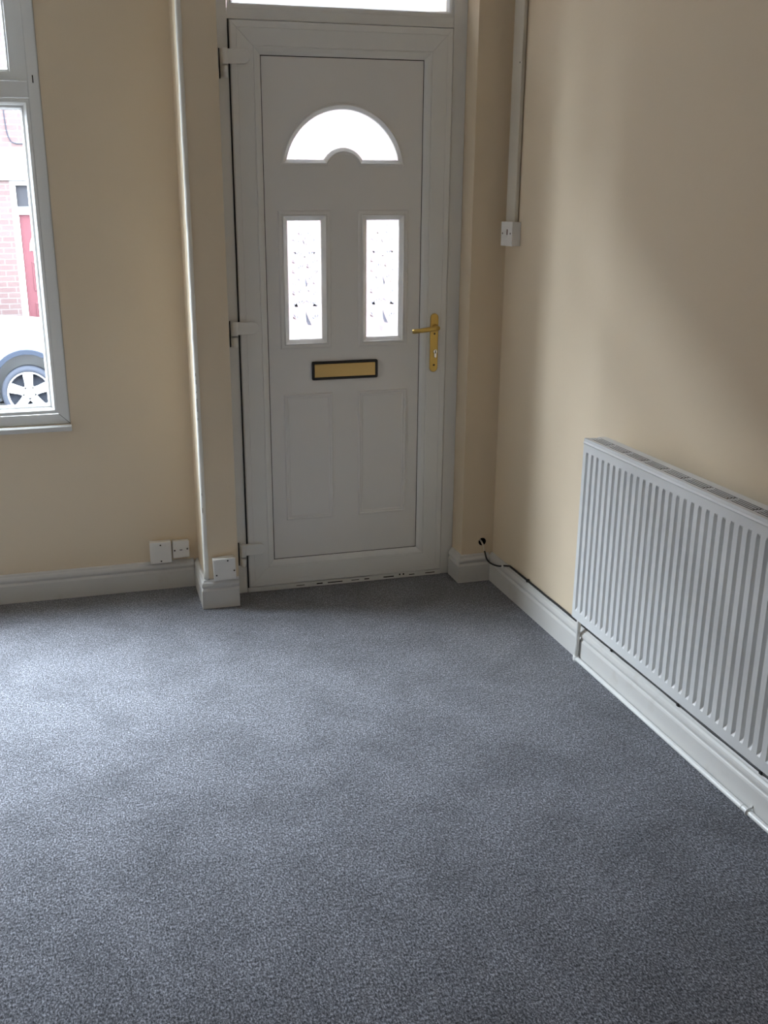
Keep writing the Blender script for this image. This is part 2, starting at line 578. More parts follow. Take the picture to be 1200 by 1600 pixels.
# mitre line and slot
mb = MB()
mb.box(WX1 - 0.024, WX1 - 0.020, FY - 0.0006, FY + 0.002, 1.962, 1.988)
mb.build('frame_slot', M['dark'], fr)
mb = MB()
c = Matrix.Translation((WX1 - 0.0200, FY, WZ0 + 0.0210)) @ Matrix.Rotation(radians(-46), 4, 'Y')
mb.add([c @ Vector(p) for p in [(x, y, z) for x in (-0.0007, 0.0007) for y in (-0.0004, 0.001) for z in (-0.029, 0.027)]],
       [(0, 1, 3, 2), (4, 6, 7, 5), (0, 4, 5, 1), (2, 3, 7, 6), (0, 2, 6, 4), (1, 5, 7, 3)])
mb.build('mitre_joint', M['dark'], fr)
BE = [(0, 0.002), (0.004, 0.004), (0.014, 0.003), (0.020, -0.003), (0.023, -0.009), (0.031, -0.013), (0.038, -0.026)]
for bx0, bx1 in ((WX0 + fw, MX[0]), (MX[1], WX1 - fw)):
    mb = MB()
    mb.loop_sweep(rect(bx0, bx1, WZ0 + 0.042, 1.912), BE, XZ(FY + 0.004))
    mb.build('glazing_bead', M['upvcw'], win)
    mb = MB().box(bx0 + 0.01, bx1 - 0.01, FY + 0.03, FY + 0.036, WZ0 + 0.052, 1.902)
    mb.build('pane', M['glass'], win)
    # opening casement above
    s0 = (bx0 + 0.003, bx1 - 0.030, 1.971, WZ1 - fw - 0.003) if bx1 > -1 else (bx0 + 0.003, bx1 - 0.003, 1.971, WZ1 - fw - 0.003)
    mb = MB()
    SP = [(0, -0.045), (0, -0.004), (0.003, 0), (0.028, 0), (0.030, -0.002), (0.036, -0.004), (0.043, -0.018), (0.043, -0.045), (0, -0.045)]
    mb.loop_sweep(rect(*s0), SP, XZ(FY + 0.020))
    cs = mb.build('casement', M['upvcw'], win)
    mb = MB().box(s0[0] + 0.03, s0[1] - 0.03, FY + 0.042, FY + 0.048, s0[2] + 0.03, s0[3] - 0.03)
    mb.build('pane', M['glass'], cs)
# stop strip closing the right side of the casement
mb = MB().box(WX1 - fw - 0.034, WX1 - fw, FY + 0.010, FY + 0.06, 1.968, WZ1 - fw)
mb.build('frame_rebate', M['upvcw'], win)
mb = MB()
mb.prism([(YW + 0.060, 0.700), (YW - 0.014, 0.700), (YW - 0.018, 0.704), (YW - 0.018, 0.718), (YW - 0.012, 0.724), (YW + 0.060, 0.7255)],
         lambda a, b, t: (t, a, b), WX0 + 0.001, WX1 + 0.004)
mb.build('window_sill', M['skirt'], win)
mb = MB().box(WX1 - 0.0005, WX1 + 0.002, FY - 0.005, FY + 0.002, WZ0, WZ1)
mb.build('sealant_line', M['silicone'], win)

# ------------------------------------------------------------------ door frame with fanlight
FD = 0.012        # frame face
mb = MB()
for x0, x1, z0, z1 in ((PX1, -0.0055, 0, DZ1), (0.844, NX0, 0, DZ1), (-0.0055, 0.844, 2.169, 2.205), (-0.0055, 0.844, DZ1 - 0.05, DZ1)):
    mb.box(x0, x1, FD, 0.085, z0, z1)
mb.box(-0.0055, 0.844, FD - 0.004, 0.085, 0, 0.022)                 # threshold
# rebates behind the leaf
mb.box(-0.0055, 0.020, 0.052, 0.085, 0.022, 2.169)
mb.box(0.820, 0.844, 0.052, 0.085, 0.022, 2.169)
mb.box(0.020, 0.820, 0.052, 0.085, 2.145, 2.169)
mb.box(0.020, 0.820, 0.052, 0.085, 0.022, 0.050)
tr = mb.build('trim_2', M['upvc'], bevel=0.0025)
MB().box(-0.0055, -0.0003, 0.010, 0.052, 0.022, 2.169).build('door_seal', M['gasket'], tr)
tag(tr, 'white plastic frame around the front door', 'door frame', kind='structure')
fan = empty('window_2', (0.42, 0.03, 2.205), 'narrow glazed fanlight strip above the front door', 'window', kind='structure')
BE2 = [(0, 0.0), (0.010, 0.0), (0.016, -0.004), (0.019, -0.010), (0.024, -0.022)]
MB().loop_sweep(rect(-0.004, 0.844, 2.205, DZ1 - 0.05), BE2, XZ(FD + 0.003)).build('glazing_bead', M['upvc'], fan)
MB().box(0.006, 0.834, FD + 0.024, FD + 0.030, 2.215, DZ1 - 0.06).build('pane', M['obscure'], fan)
# worn gap along the threshold
mb = MB()
random.seed(8)
x = 0.20
while x < 0.83:
    w = random.uniform(0.02, 0.09)
    mb.box(x, min(x + w, 0.835), FD - 0.0052, FD, 0.010 + random.uniform(-.001, .001), 0.013 + random.uniform(0, .0015))
    x += w + random.uniform(0.01, 0.07)
for x in (0.655, 0.672):
    mb.box(x, x + 0.006, FD - 0.0052, FD, 0.013, 0.020)
tag(mb.build('threshold_gap', M['dark'], tr), 'dark broken gap')

# ------------------------------------------------------------------ front door
door = empty('door_1', (0, 0.02, 0.027), 'white plastic front door with arched glass and brass handle', 'door', kind='structure')
LZ0, LZ1, LW = 0.027, 2.1655, 0.84
mb = MB()
# four mitred rails / stiles
SASH = [(0, 0.045), (0, 0.005), (0.001, 0.002), (0.004, 0), (0.022, 0), (0.0235, 0.0012), (0.025, 0.0), (0.080, 0), (0.0815, 0.002), (0.083, 0.002),
        (0.0845, 0.0), (0.088, 0.0005), (0.098, 0.004), (0.107, 0.0105), (0.109, 0.013), (0.109, 0.045)]
g = 0.0005
for side in range(4):
    vs = []
    for end in (0, 1):
        for ins, h in SASH:
            if side == 0: p = ((ins + g) if end == 0 else LW - ins - g, LZ0 + ins)
            elif side == 1: p = (LW - ins, (LZ0 + ins + g) if end == 0 else LZ1 - ins - g)
            elif side == 2: p = ((LW - ins - g) if end == 0 else ins + g, LZ1 - ins)
            else: p = (ins, (LZ1 - ins - g) if end == 0 else LZ0 + ins + g)
            vs.append((p[0], h, p[1]))
    m = len(SASH)
    fs = [(k, (k + 1) % m, m + (k + 1) % m, m + k) for k in range(m)] + [tuple(range(m))[::-1], tuple(range(m, 2 * m))]
    mb.add(vs, fs)
for x0, x1, z0, z1 in ((0.01, 0.1, LZ0 + .01, LZ1 - .01), (LW - .1, LW - .01, LZ0 + .01, LZ1 - .01), (0.1, LW - .1, LZ0 + .01, LZ0 + .1), (0.1, LW - .1, LZ1 - .1, LZ1 - .01)):
    mb.box(x0, x1, 0.016, 0.044, z0, z1)
mb.build('leaf_frame', M['upvc'], door)
MB().loop_sweep(rect(0, LW, LZ0, LZ1), [(0.1088, 0.0), (0.1088, 0.004), (0.113, 0.004), (0.113, 0.0)], XZ(0.0195)).build('gasket', M['gasket'], door)


# glazed openings
def arc_open(grow):
    R, cz, cxx = 0.2208 + grow, 1.660, 0.417
    zb = 1.706 - grow
    r2, cz2 = 0.0887 - grow, 1.749 - 0.0887
    pts = []
    a1 = math.asin((zb - cz2) / r2) if abs(zb - cz2) < r2 else 0
    a0 = math.asin((zb - cz) / R)
    pts.append((cxx + R * cos(a0), zb))
    for k in range(1, 33):
        a = a0 + (pi - 2 * a0) * k / 32
        pts.append((cxx + R * cos(a), cz + R * sin(a)))
    for k in range(0, 15):
        a = (pi - a1) + (2 * a1 - pi) * k / 14
        pts.append((cxx + r2 * cos(a), cz2 + r2 * sin(a)))
    return pts


ARC = arc_open(0.0)
GL = rrect(0.197, 0.327, 1.042, 1.487, 0.006, 3)
GR = rrect(0.510, 0.640, 1.042, 1.487, 0.006, 3)
PY = 0.0135     # face of the door skin
vs, fs = plate_with_holes(rect(0.1118, 0.7278, LZ0 + 0.1122, LZ1 - 0.1122), [arc_open(0.012), rrect(0.185, 0.339, 1.030, 1.499, .01, 3), rrect(0.498, 0.652, 1.030, 1.499, .01, 3)],
                          lambda a, b, h: (a, PY + 0.013 + h, b), 0.026)
mb = MB().add(vs, fs)
vs, fs = plate_with_holes(rect(0.10, 0.74, LZ0 + 0.1, LZ1 - 0.1), [arc_open(0.004), rrect(0.193, 0.331, 1.038, 1.491, .006, 3), rrect(0.506, 0.644, 1.038, 1.491, .006, 3)],
                          lambda a, b, h: (a, 0.036 + h, b), 0.012)
mb.add(vs, fs)
# moulding rings: (inset from outer line, height toward the room)
MOULD = [(0, -0.001), (0.001, 0.0025), (0.005, 0.0045), (0.012, 0.0045), (0.016, 0.003), (0.0175, 0.0065), (0.0205, 0.0070), (0.0225, 0.0045),
         (0.0365, -0.0060), (0.0375, -0.0140)]
MOULDA = [(p - 0.0375, h) for p, h in MOULD]
mb.loop_sweep(rect(0.1595, 0.3645, 1.0045, 1.5245), MOULD, XZ(PY))
mb.loop_sweep(rect(0.4725, 0.6775, 1.0045, 1.5245), MOULD, XZ(PY))
MA = [(-0.024, -0.001), (-0.023, 0.0015), (-0.020, 0.0015), (-0.0185, 0.003), (-0.0165, 0.0055), (-0.0135, 0.0055), (-0.011, 0.003), (-0.001, -0.0055), (0.0, -0.0140)]
n = len(ARC)
rings = []
for ins, h in MA:
    q = arc_open(-ins)
    rings.append([(a, PY - h, b) for a, b in q])
for k in range(len(rings) - 1):
    vs = rings[k] + rings[k + 1]
    mb.add(vs, [(i, (i + 1) % n, n + (i + 1) % n, n + i) for i in range(n)], 0, False)
# two raised lower panels
LOW = [(0, -0.001), (0.001, 0.003), (0.004, 0.0055), (0.008, 0.005), (0.011, 0.0025), (0.014, 0.0035), (0.017, 0.003), (0.020, 0.0005), (0.021, -0.001)]
for x0, x1 in ((0.167, 0.367), (0.473, 0.679)):
    mb.loop_sweep(rect(x0, x1, 0.302, 0.826), LOW, XZ(PY))
    mb.add([(x0 + .02, PY - 0.0004, 0.322), (x1 - .02, PY - 0.0004, 0.322), (x1 - .02, PY - 0.0004, 0.806), (x0 + .02, PY - 0.0004, 0.806)], [(0, 1, 2, 3)])
mb.build('door_skin', M['panel'], door)


# glass
def facet(mb, outline, y, h, ridge=0.55, dark='top'):
    """bevelled clear piece standing off the pane toward the room, refracted dark painted on chosen facets"""
    n = len(outline)
    cx = sum(p[0] for p in outline) / n; cz = sum(p[1] for p in outline) / n
    inn = [(cx + (p[0] - cx) * ridge, cz + (p[1] - cz) * ridge) for p in outline]
    vs = [(a, y, b) for a, b in outline] + [(a, y - h, b) for a, b in inn]
    fs = [(i, (i + 1) % n, n + (i + 1) % n, n + i) for i in range(n)] + [tuple(range(n, 2 * n)), tuple(range(n))[::-1]]
    o = len(mb.mi)
    mb.add(vs, fs)
    for i in range(n):
        j = (i + 1) % n
        dx = (outline[i][0] + outline[j][0]) / 2 - cx; dz = (outline[i][1] + outline[j][1]) / 2 - cz
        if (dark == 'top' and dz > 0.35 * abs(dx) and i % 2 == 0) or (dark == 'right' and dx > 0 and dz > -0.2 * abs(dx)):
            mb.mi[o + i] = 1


def leaf_outline(cx, cz, L, W, ang, n=7):
    pts = []
    for k in range(n):
        t = k / n
        pts.append((-L / 2 + L * t, -W / 2 * sin(pi * t)))
    for k in range(n):
        t = k / n
        pts.append((L / 2 - L * t, W / 2 * sin(pi * t)))
    a = radians(ang)
    return [(cx + u * cos(a) - v * sin(a), cz + u * sin(a) + v * cos(a)) for u, v in pts]


GYF = 0.0195
for cx, G in ((0.262, rect(0.192, 0.332, 1.037, 1.492)), (0.575, rect(0.505, 0.645, 1.037, 1.492))):
    mb = MB().prism(G, XZ(GYF), -0.006, 0.0)
    pane = mb.build('side_pane', M['obscure'], door)
    mb = MB(); y = GYF - 0.0002
    # teardrop
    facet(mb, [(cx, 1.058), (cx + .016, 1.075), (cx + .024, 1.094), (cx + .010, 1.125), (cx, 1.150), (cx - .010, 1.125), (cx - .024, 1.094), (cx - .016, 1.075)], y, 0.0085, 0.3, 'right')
    for s in (-1, 1):
        for dx, z, L, W, a in ((.036, 1.118, .050, .022, 55), (.040, 1.165, .044, .020, 100), (.022, 1.178, .050, .018, 155), (.040, 1.210, .040, .018, 60), (.018, 1.222, .034, .016, 110),
                               (.041, 1.250, .036, .017, 120), (.020, 1.262, .046, .017, 80), (.040, 1.292, .034, .016, 55), (.018, 1.310, .040, .018, 120),
                               (.038, 1.330, .036, .018, 50), (.020, 1.362, .052, .018, 20), (.044, 1.362, .030, .014, -45), (.030, 1.408, .044, .018, 25), (.016, 1.432, .040, .016, 75), (.012, 1.462, .032, .013, 40)):
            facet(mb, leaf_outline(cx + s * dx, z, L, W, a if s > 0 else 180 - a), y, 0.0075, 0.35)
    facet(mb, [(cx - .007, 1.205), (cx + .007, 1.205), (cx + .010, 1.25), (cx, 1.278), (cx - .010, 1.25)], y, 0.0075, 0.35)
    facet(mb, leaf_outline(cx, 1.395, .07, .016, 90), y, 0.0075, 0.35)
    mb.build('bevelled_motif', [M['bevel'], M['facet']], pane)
mb = MB().prism(arc_open(0.003), XZ(GYF), -0.006, 0.0)
pane = mb.build('arched_pane', M['obscure'], door)
mb = MB(); y = GYF - 0.0002
for a in range(25, 160, 22):
    c, s = cos(radians(a)), sin(radians(a))
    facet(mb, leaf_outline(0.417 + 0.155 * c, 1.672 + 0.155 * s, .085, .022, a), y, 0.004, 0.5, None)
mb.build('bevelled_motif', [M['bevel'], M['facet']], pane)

# letter plate
mb = MB()
mb.loop_sweep(rrect(0.282, 0.554, 0.8785, 0.952, 0.006, 3), [(0, -0.001), (0, 0.006), (0.002, 0.0085), (0.007, 0.009), (0.010, 0.0075), (0.0105, 0.004), (0.0105, -0.001)], XZ(PY))
lp = mb.build('letter_plate', M['black'], door)
tag(lp, 'black edged letter plate')
mb = MB()
mb.prism(rrect(0.2925, 0.5435, 0.889, 0.9415, 0.002, 2), XZ(PY), 0.0, 0.0065)
tag(mb.build('flap', M['brassmat'], lp, bevel=0.001), 'brass flap')

# lever handle on its long plate
mb = MB()
mb.prism(rrect(0.770, 0.8035, 0.893, 1.127, 0.0165, 8), XZ(0.0), 0.0, 0.009)
hd = mb.build('handle', M['brass'], door, bevel=0.003, seg=3)
tag(hd, 'brass handle plate')
mb = MB()
mb.lathe([(0.0135, 0), (0.0135, 0.006), (0.011, 0.009), (0.0095, 0.018), (0.0095, 0.034)], (0.789, -0.008, 1.072), (0, -1, 0), 20)
pts = [(0.790, -0.034, 1.0722), (0.786, -0.044, 1.0722), (0.775, -0.049, 1.0718), (0.755, -0.050, 1.0700), (0.73, -0.050, 1.0675), (0.71, -0.049, 1.0655), (0.690, -0.045, 1.0635), (0.682, -0.042, 1.0630)]
mb.tube(pts, [0.009, 0.0105, 0.0105, 0.0098, 0.0092, 0.0090, 0.0090, 0.0078], 14)
tag(mb.build('lever', M['brass'], hd), 'brass lever')
for z in (1.047, 0.921):
    MB().lathe([(0.0042, 0), (0.0042, 0.0012), (0.003, 0.002)], (0.787, -0.0085, z), (0, -1, 0), 14).build('screw', M['screw'], hd)
mb = MB()
mb.prism([(0.7905 + 0.0085 * cos(2 * pi * k / 16), 0.9760 + 0.0085 * sin(2 * pi * k / 16)) for k in range(16)], XZ(0), 0.008, 0.016)
mb.prism(rrect(0.7855, 0.7955, 0.951, 0.973, 0.0049, 4), XZ(0), 0.008, 0.016)
kc = mb.build('lock_cylinder', M['chrome'], hd, bevel=0.001)
MB().box(0.7895, 0.7915, -0.0172, -0.010, 0.9715, 0.9805).build('keyway', M['dark'], kc)

# hinges
for z in (2.046, 1.094, 0.196):
    mb = MB()
    mb.lathe([(0.0105, 0), (0.0125, 0.003), (0.0125, 0.051), (0.0105, 0.054)], (-0.0225, -0.012, z - 0.028), (0, 0, 1), 20)
    pl = [(-0.022, z - 0.024), (0.045, z - 0.024)]
    for k in range(9):
        a = radians(-90 + 180 * k / 8)
        pl.append((0.047 + 0.022 * cos(a), z + 0.0 + 0.024 * sin(a)))
    pl += [(-0.022, z + 0.024)]
    mb.prism(pl, XZ(0), 0.0, 0.013)
    h = mb.build('hinge', M['upvc'], door, bevel=0.003, seg=3)
    mb = MB()
    mb.lathe([(0.007, 0), (0.0105, 0.004), (0.0105, 0.038)], (-0.0225, -0.012, z - 0.071), (0, 0, 1), 20)
    mb.box(-0.034, -0.012, -0.010, FD, z - 0.069, z - 0.034)
    mb.build('knuckle', M['upvc'], h)
    MB().box(-0.040, -0.036, FD - 0.001, FD + 0.004, z - 0.072, z + 0.028).build('hinge_gap', M['dark'], h)

# ------------------------------------------------------------------ radiator
RY0, RY1 = -1.066, -2.466
RX0, RX1 = 0.911, 0.985
rad = empty('radiator', ((RX0 + RX1) / 2, (RY0 + RY1) / 2, 0.236), 'white fluted panel radiator on the right wall', 'radiator')
ys = [(RY0 - 0.0, 0)]
D = 0.0098
k = 0
yc = RY0 - 0.0265
while yc > RY1 + 0.02:
    ys += [(yc + 0.0082, 0), (yc + 0.0052, 0.9), (yc + 0.0037, 1), (yc - 0.0025, 1), (yc - 0.0042, 0.9), (yc - 0.0074, 0)]
    yc -= 0.03333
ys.append((RY1, 0))
zs = [(0.236, 0), (0.2645, 0), (0.279, 1), (0.788, 1), (0.799, 0), (0.822, 0), (0.826, -0.25), (0.830, 0.15), (0.840, 0.15)]
vs, fs = [], []
for y, dy in ys:
    for z, dz in zs:
        dep = D * dy * dz if 0.27 < z < 0.795 else (D * dz if z > 0.82 else 0)
        vs.append((RX0 + dep, y, z))
nz = len(zs)
for i in range(len(ys) - 1):
    for j in range(nz - 1):
        fs.append((i * nz + j, i * nz + j + 1, (i + 1) * nz + j + 1, (i + 1) * nz + j))
mb = MB().add(vs, fs)
mb.build('front_panel', M['rad'], rad)
MB().box(RX1 - 0.012, RX1, RY1, RY0, 0.236, 0.836).build('back_panel', M['rad'], rad, bevel=0.002)
for ya, yb in ((RY0 - 0.0015, RY0 + 0.0005), (RY1 - 0.0005, RY1 + 0.0015)):
    MB().box(RX0 + 0.0005, RX1 - 0.012, ya, yb, 0.245, 0.838).build('side_panel', M['rad'], rad)
mb = MB()
zt0, zt1 = 0.8388, 0.8400
mb.box(RX0 + 0.001, RX0 + 0.014, RY1, RY0, zt0, zt1)
mb.box(0.9590, RX1, RY1, RY0, zt0, zt1)
y = RY0 - 0.006
i = 0
while y > RY1:
    for x in (0.9310, 0.9405, 0.9500):
        mb.box(x, x + 0.0034, max(y - 0.094, RY1 + 0.002), y, zt0, zt1)
    mb.box(RX0 + 0.013, 0.960, y - 0.004, y - 0.001, zt0 - 0.004, zt0)
    y -= 0.10; i += 1
mb.build('top_grille', M['rad'], rad)
# convector fins inside, over them a shade sheet
mb = MB()
y = RY0 - 0.02
while y > RY1 + 0.02:
    mb.box(RX0 + 0.012, RX1 - 0.014, y - 0.0005, y + 0.0005, 0.27, 0.79)
    y -= 0.025
mb.box(RX0 + 0.012, RX1 - 0.0125, RY1 + 0.01, RY0 - 0.004, 0.828, 0.8345)  # added dark sheet under the grille, painted shade for the slots
mb.build('fins_and_shade_sheet', M['finshade'], rad)
for y in (RY0 - 0.16, RY1 + 0.16):
    MB().box(RX1, XR - 0.001, y - 0.02, y + 0.02, 0.30, 0.78).build('wall_bracket', M['rad'], rad)
mb = MB()
mb.lathe([(0.010, 0), (0.010, 0.014), (0.006, 0.016)], (RX1 - 0.02, RY0, 0.285), (0, 1, 0), 14)
mb.build('blanking_plug', M['chrome'], rad)
# feed pipe along the skirting
hp = empty('heating_pipe', (1.012, -0.93, 0), 'white painted pipe lying on the carpet along the right skirting', 'pipe')
mb = MB()
px = XR - 0.019 - 0.0095
mb.tube([(px, -0.925, 0.009), (px, -1.4, 0.009), (px, -2.2, 0.009), (px, -3.2, 0.009), (px, -4.6, 0.009)], 0.0085, 16)
mb.build('run', M['pipe'], hp)
mb = MB()
mb.tube([(px, -0.934, 0.002), (px, -0.934, 0.06), (px, -0.936, 0.16), (px - 0.002, -0.95, 0.215), (px - 0.02, -1.0, 0.255), (px - 0.05, -1.05, 0.275)], 0.0078, 16)
mb.lathe([(0.0105, 0), (0.0115, 0.002), (0.0115, 0.016), (0.0095, 0.019)], (px, -0.934, 0.0), (0, 0, 1), 16)
mb.build('riser', M['pipe'], hp)
for y in (-1.90, -2.9):
    mb = MB()
    mb.tube([(px + 0.0095, y, 0.030)] + [(px + 0.0115 * cos(a), y, 0.010 + 0.0115 * sin(a)) for a in [radians(q) for q in range(60, 230, 17)]], 0.0022, 8)
    mb.build('pipe_clip', M['plast2'], hp)
mb = MB()
mb.tube([(px, -1.872, 0.009), (px, -1.876, 0.009)], 0.0092, 16)
mb.build('joint', M['pipe'], hp)

# ------------------------------------------------------------------ black cable from the wall hole
cb = empty('cable', (0.991, -0.11, 0.16), 'black cable from the wall hole running along the right skirting', 'cable')


def bez(pts, n=6):
    out = []
    P = [Vector(p) for p in pts]
    for i in range(len(P) - 1):
        a, b = P[max(i - 1, 0)], P[i]
        c, d = P[i + 1], P[min(i + 2, len(P) - 1)]
        for k in range(n):
            t = k / n
            out.append(0.5 * ((2 * b) + (-a + c) * t + (2 * a - 5 * b + 4 * c - d) * t * t + (-a + 3 * b - 3 * c + d) * t ** 3))
    out.append(P[-1])
    return out


up = bez([(0.988, -0.075, 0.176), (0.989, -0.098, 0.170), (0.991, -0.116, 0.156), (0.993, -0.124, 0.138)], 5)
lo = bez([(0.993, -0.124, 0.138), (0.996, -0.132, 0.118), (0.999, -0.142, 0.104), (1.004, -0.165, 0.0965), (1.011, -0.20, 0.098), (1.0165, -0.235, 0.106),
          (1.022, -0.265, 0.118), (1.0335, -0.295, 0.1255)], 5)
random.seed(3)
run = [(1.0335, -0.295, 0.1255)]
y = -0.36
while y > -4.4:
    run.append((1.0345 + random.uniform(-.0012, .0008), y, 0.1255 + random.uniform(-.0005, .0016)))
    y -= 0.07
run = bez(run, 3)
mb = MB(); mb.tube(up, 0.0036, 10); tag(mb.build('painted_end', M['cablew'], cb), 'cream painted end')
mb = MB(); mb.tube(lo, 0.0036, 10); mb.tube(run, 0.0042, 10); mb.build('cable_run', M['cablek'], cb)
for x, y, z in ((1.020, -0.262, 0.113), (1.034, -0.47, 0.126), (1.034, -1.13, 0.126), (1.034, -1.52, 0.126), (1.034, -1.9, 0.126)):
    mb = MB()
    mb.box(x - 0.006, x + 0.0055, y - 0.005, y + 0.005, z - 0.005, z + 0.0065)
    mb.build('cable_clip', M['plast2'] if y > -0.3 else M['cablek'], cb, bevel=0.001)

# ------------------------------------------------------------------ switch and trunking on the right wall
tk = MB()
tk.prism([(1.035, -0.214), (1.024, -0.214), (1.022, -0.212), (1.022, -0.134), (1.024, -0.132), (1.035, -0.132)], lambda a, b, t: (a, b, t), 1.4805, ZC - 0.001)
t_ob = empty('cable_trunking', (1.03, -0.177, 1.4805), 'white plastic trunking running up the corner above the switch', 'trunking')
tk.build('cover', M['trunk'], t_ob)
MB().box(1.034, XR - 0.0003, -0.206, -0.134, 1.4805, ZC - 0.001).build('base_channel', M['trunk'], t_ob)
MB().lathe([(0.003, 0), (0.003, 0.001), (0.002, 0.0015)], (1.022, -0.20, 2.03), (-1, 0, 0), 12).build('screw', M['screw'], t_ob)
sw = empty('light_switch', (1.03, -0.186, 1.392), 'white surface mounted light switch in the corner right of the door', 'switch')
MB().box(1.009, XR, -0.236, -0.136, 1.392, 1.479).build('back_box', M['plast2'], sw, bevel=0.002)
pl = MB().box(1.0035, 1.009, -0.237, -0.135, 1.391, 1.480).build('face_plate', M['plast2'], sw, bevel=0.0015)
rk = MB()
rk.prism([(1.0035, 1.424), (1.0015, 1.425), (1.0025, 1.437), (0.9985, 1.448), (1.0035, 1.449)], lambda a, b, t: (a, t, b), -0.195, -0.180)
tag(rk.build('rocker', M['plast2'], sw), 'white rocker')
MB().box(1.0000, 1.0036, -0.197, -0.195, 1.432, 1.452).build('rocker_gap', M['red'], pl)
for y in (-0.222, -0.150):
    MB().lathe([(0.0035, 0), (0.0035, 0.0008), (0.0022, 0.0014)], (1.0035, y, 1.437), (-1, 0, 0), 12).build('screw', M['screw'], pl)

# ------------------------------------------------------------------ socket boxes near the skirting
G3 = 'old wall boxes by the skirting'


def wall_box(name, x0, x1, y0, depth, z0, z1, label, screws, tilt=0, proud=0):
    b = empty(name, ((x0 + x1) / 2, y0, z0), label, 'wall box', G3)
    cx, cz = (x0 + x1) / 2, z0
    Rm = Matrix.Translation((cx, y0, cz)) @ Matrix.Rotation(radians(tilt), 4, 'Y') @ Matrix.Translation((-cx, -y0, -cz))
    mb = MB().box(x0 + 0.002, x1 - 0.002, y0 - depth, y0, z0 + 0.001, z1 - 0.002, M4=Rm)
    mb.build('back_box', M['plast'], b, bevel=0.0015)
    Rp = Rm @ Matrix.Translation((cx, y0 - depth, cz)) @ Matrix.Rotation(radians(proud), 4, 'X') @ Matrix.Translation((-cx, -(y0 - depth), -cz))
    p = MB().box(x0, x1, y0 - depth - 0.006, y0 - depth - 0.0003, z0, z1, M4=Rp).build('cover_plate', M['plast'], b, bevel=0.0018)
    for sx, sz in screws:
        c = Rp @ Vector((x0 + (x1 - x0) * sx, y0 - depth - 0.0062, z0 + (z1 - z0) * sz))
        MB().lathe([(0.0034, 0), (0.0034, 0.0008), (0.002, 0.0016)], c, (0, -1, 0), 12).build('screw', M['screw'], p)
    return b, p


wall_box('blank_socket', -0.391, -0.302, YW, 0.030, 0.1215, 0.214, 'larger square blank white wall box under the window', [(0.5, 0.86), (0.5, 0.1)])
b, p = wall_box('telephone_socket', -0.297, -0.228, YW, 0.024, 0.137, 0.211, 'smaller square white socket between the blank box and pier', [(0.12, 0.45), (0.88, 0.5)])
MB().box(-0.268, -0.257, YW - 0.0308, YW - 0.029, 0.170, 0.173).build('socket_slot', M['dark'], p)
wall_box('blank_socket', -0.160, -0.071, YP, 0.028, 0.1235, 0.215, 'crooked blank white wall box low on the pier', [(0.12, 0.26), (0.92, 0.4), (0.66, 0.9)], tilt=-2.5, proud=5)

# ------------------------------------------------------------------ the street outside
GZ = -0.83
FYH = 10.84
o = MB().box(-46, 22, 1.9, 9.4, GZ - 0.2, GZ - 0.08).build('road', M['road'])
tag(o, 'grey tarmac road outside the window', 'road', kind='structure')
mb = MB().box(-46, 22, 9.4, FYH, GZ - 0.2, GZ)
tag(mb.build('pavement', M['pave']), 'paved footway along the brick houses opposite', 'pavement', kind='structure')
mb = MB().box(-46, 22, YO, 1.9, GZ - 0.2, GZ)
tag(mb.build('pavement', M['pave']), 'paved footway below the front window', 'pavement', kind='structure')
mb = MB().box(XL - 0.15, XR + 0.15, YW + 0.05, YO, GZ, -0.1)
tag(mb.build('trim_3', M['ownbrick']), 'brick plinth below the front wall outside', 'plinth', kind='structure')

hs = empty('terraced_house', (0, FYH, GZ), 'red brick terraced house with red door across the street', 'house')
DX0, DX1 = -1.415, -0.43        # door opening
holes = [rect(DX0, DX1, GZ + 0.02, 1.92), rect(-4.2, -2.7, 0.0, 1.75), rect(5.2, 6.7, 0.0, 1.75),
         rect(-4.1, -2.9, 3.0, 4.4), rect(5.2, 6.5, 3.2, 4.5)]
vs, fs = plate_with_holes(rect(-31, 22, GZ, 8.2), holes, lambda a, b, h: (a, FYH + 0.12 + h, b), 0.24)  # unseen height and length of the row shaped to block low sky
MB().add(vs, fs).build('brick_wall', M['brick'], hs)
mb = MB().box(-2.6, 0.3, FYH - 0.03, FYH + 0.02, 1.925, 2.34)
mb.box(-4.4, -2.75, FYH - 0.03, FYH + 0.02, 1.76, 1.98)
mb.build('stone_lintel', M['render'], hs)
fd = MB()
fd.box(DX0, DX0 + 0.075, FYH + 0.02, FYH + 0.12, GZ + 0.02, 1.92)
fd.box(DX1 - 0.075, DX1, FYH + 0.02, FYH + 0.12, GZ + 0.02, 1.92)
fd.box(DX0 + 0.075, DX1 - 0.075, FYH + 0.02, FYH + 0.12, 1.86, 1.92)
fd.box(DX0 + 0.075, DX1 - 0.075, FYH + 0.02, FYH + 0.12, 1.49, 1.585)
dfr = fd.build('door_frame', M['render'], hs)
MB().box(DX0 + 0.06, DX1 - 0.06, FYH + 0.07, FYH + 0.08, 1.57, 1.87).build('fanlight', M['greyglass'], dfr)
rd = MB().box(DX0 + 0.08, DX1 - 0.08, FYH + 0.06, FYH + 0.10, GZ + 0.05, 1.485)
for z0, z1 in ((-0.62, 0.30), (0.46, 0.86)):
    for x0, x1 in ((DX0 + 0.19, -0.96), (-0.88, DX1 - 0.19)):
        rd.loop_sweep(rect(x0, x1, z0, z1), [(0, -0.001), (0.006, 0.012), (0.02, 0.012), (0.026, 0.001)], XZ(FYH + 0.06))
fdo = rd.build('front_door', M['reddoor'], hs)
tag(fdo, 'red front door')
cxg = (DX0 + DX1) / 2
arc = [(cxg + 0.28 * cos(radians(a)), 1.03 + 0.28 * sin(radians(a))) for a in range(0, 181, 12)]
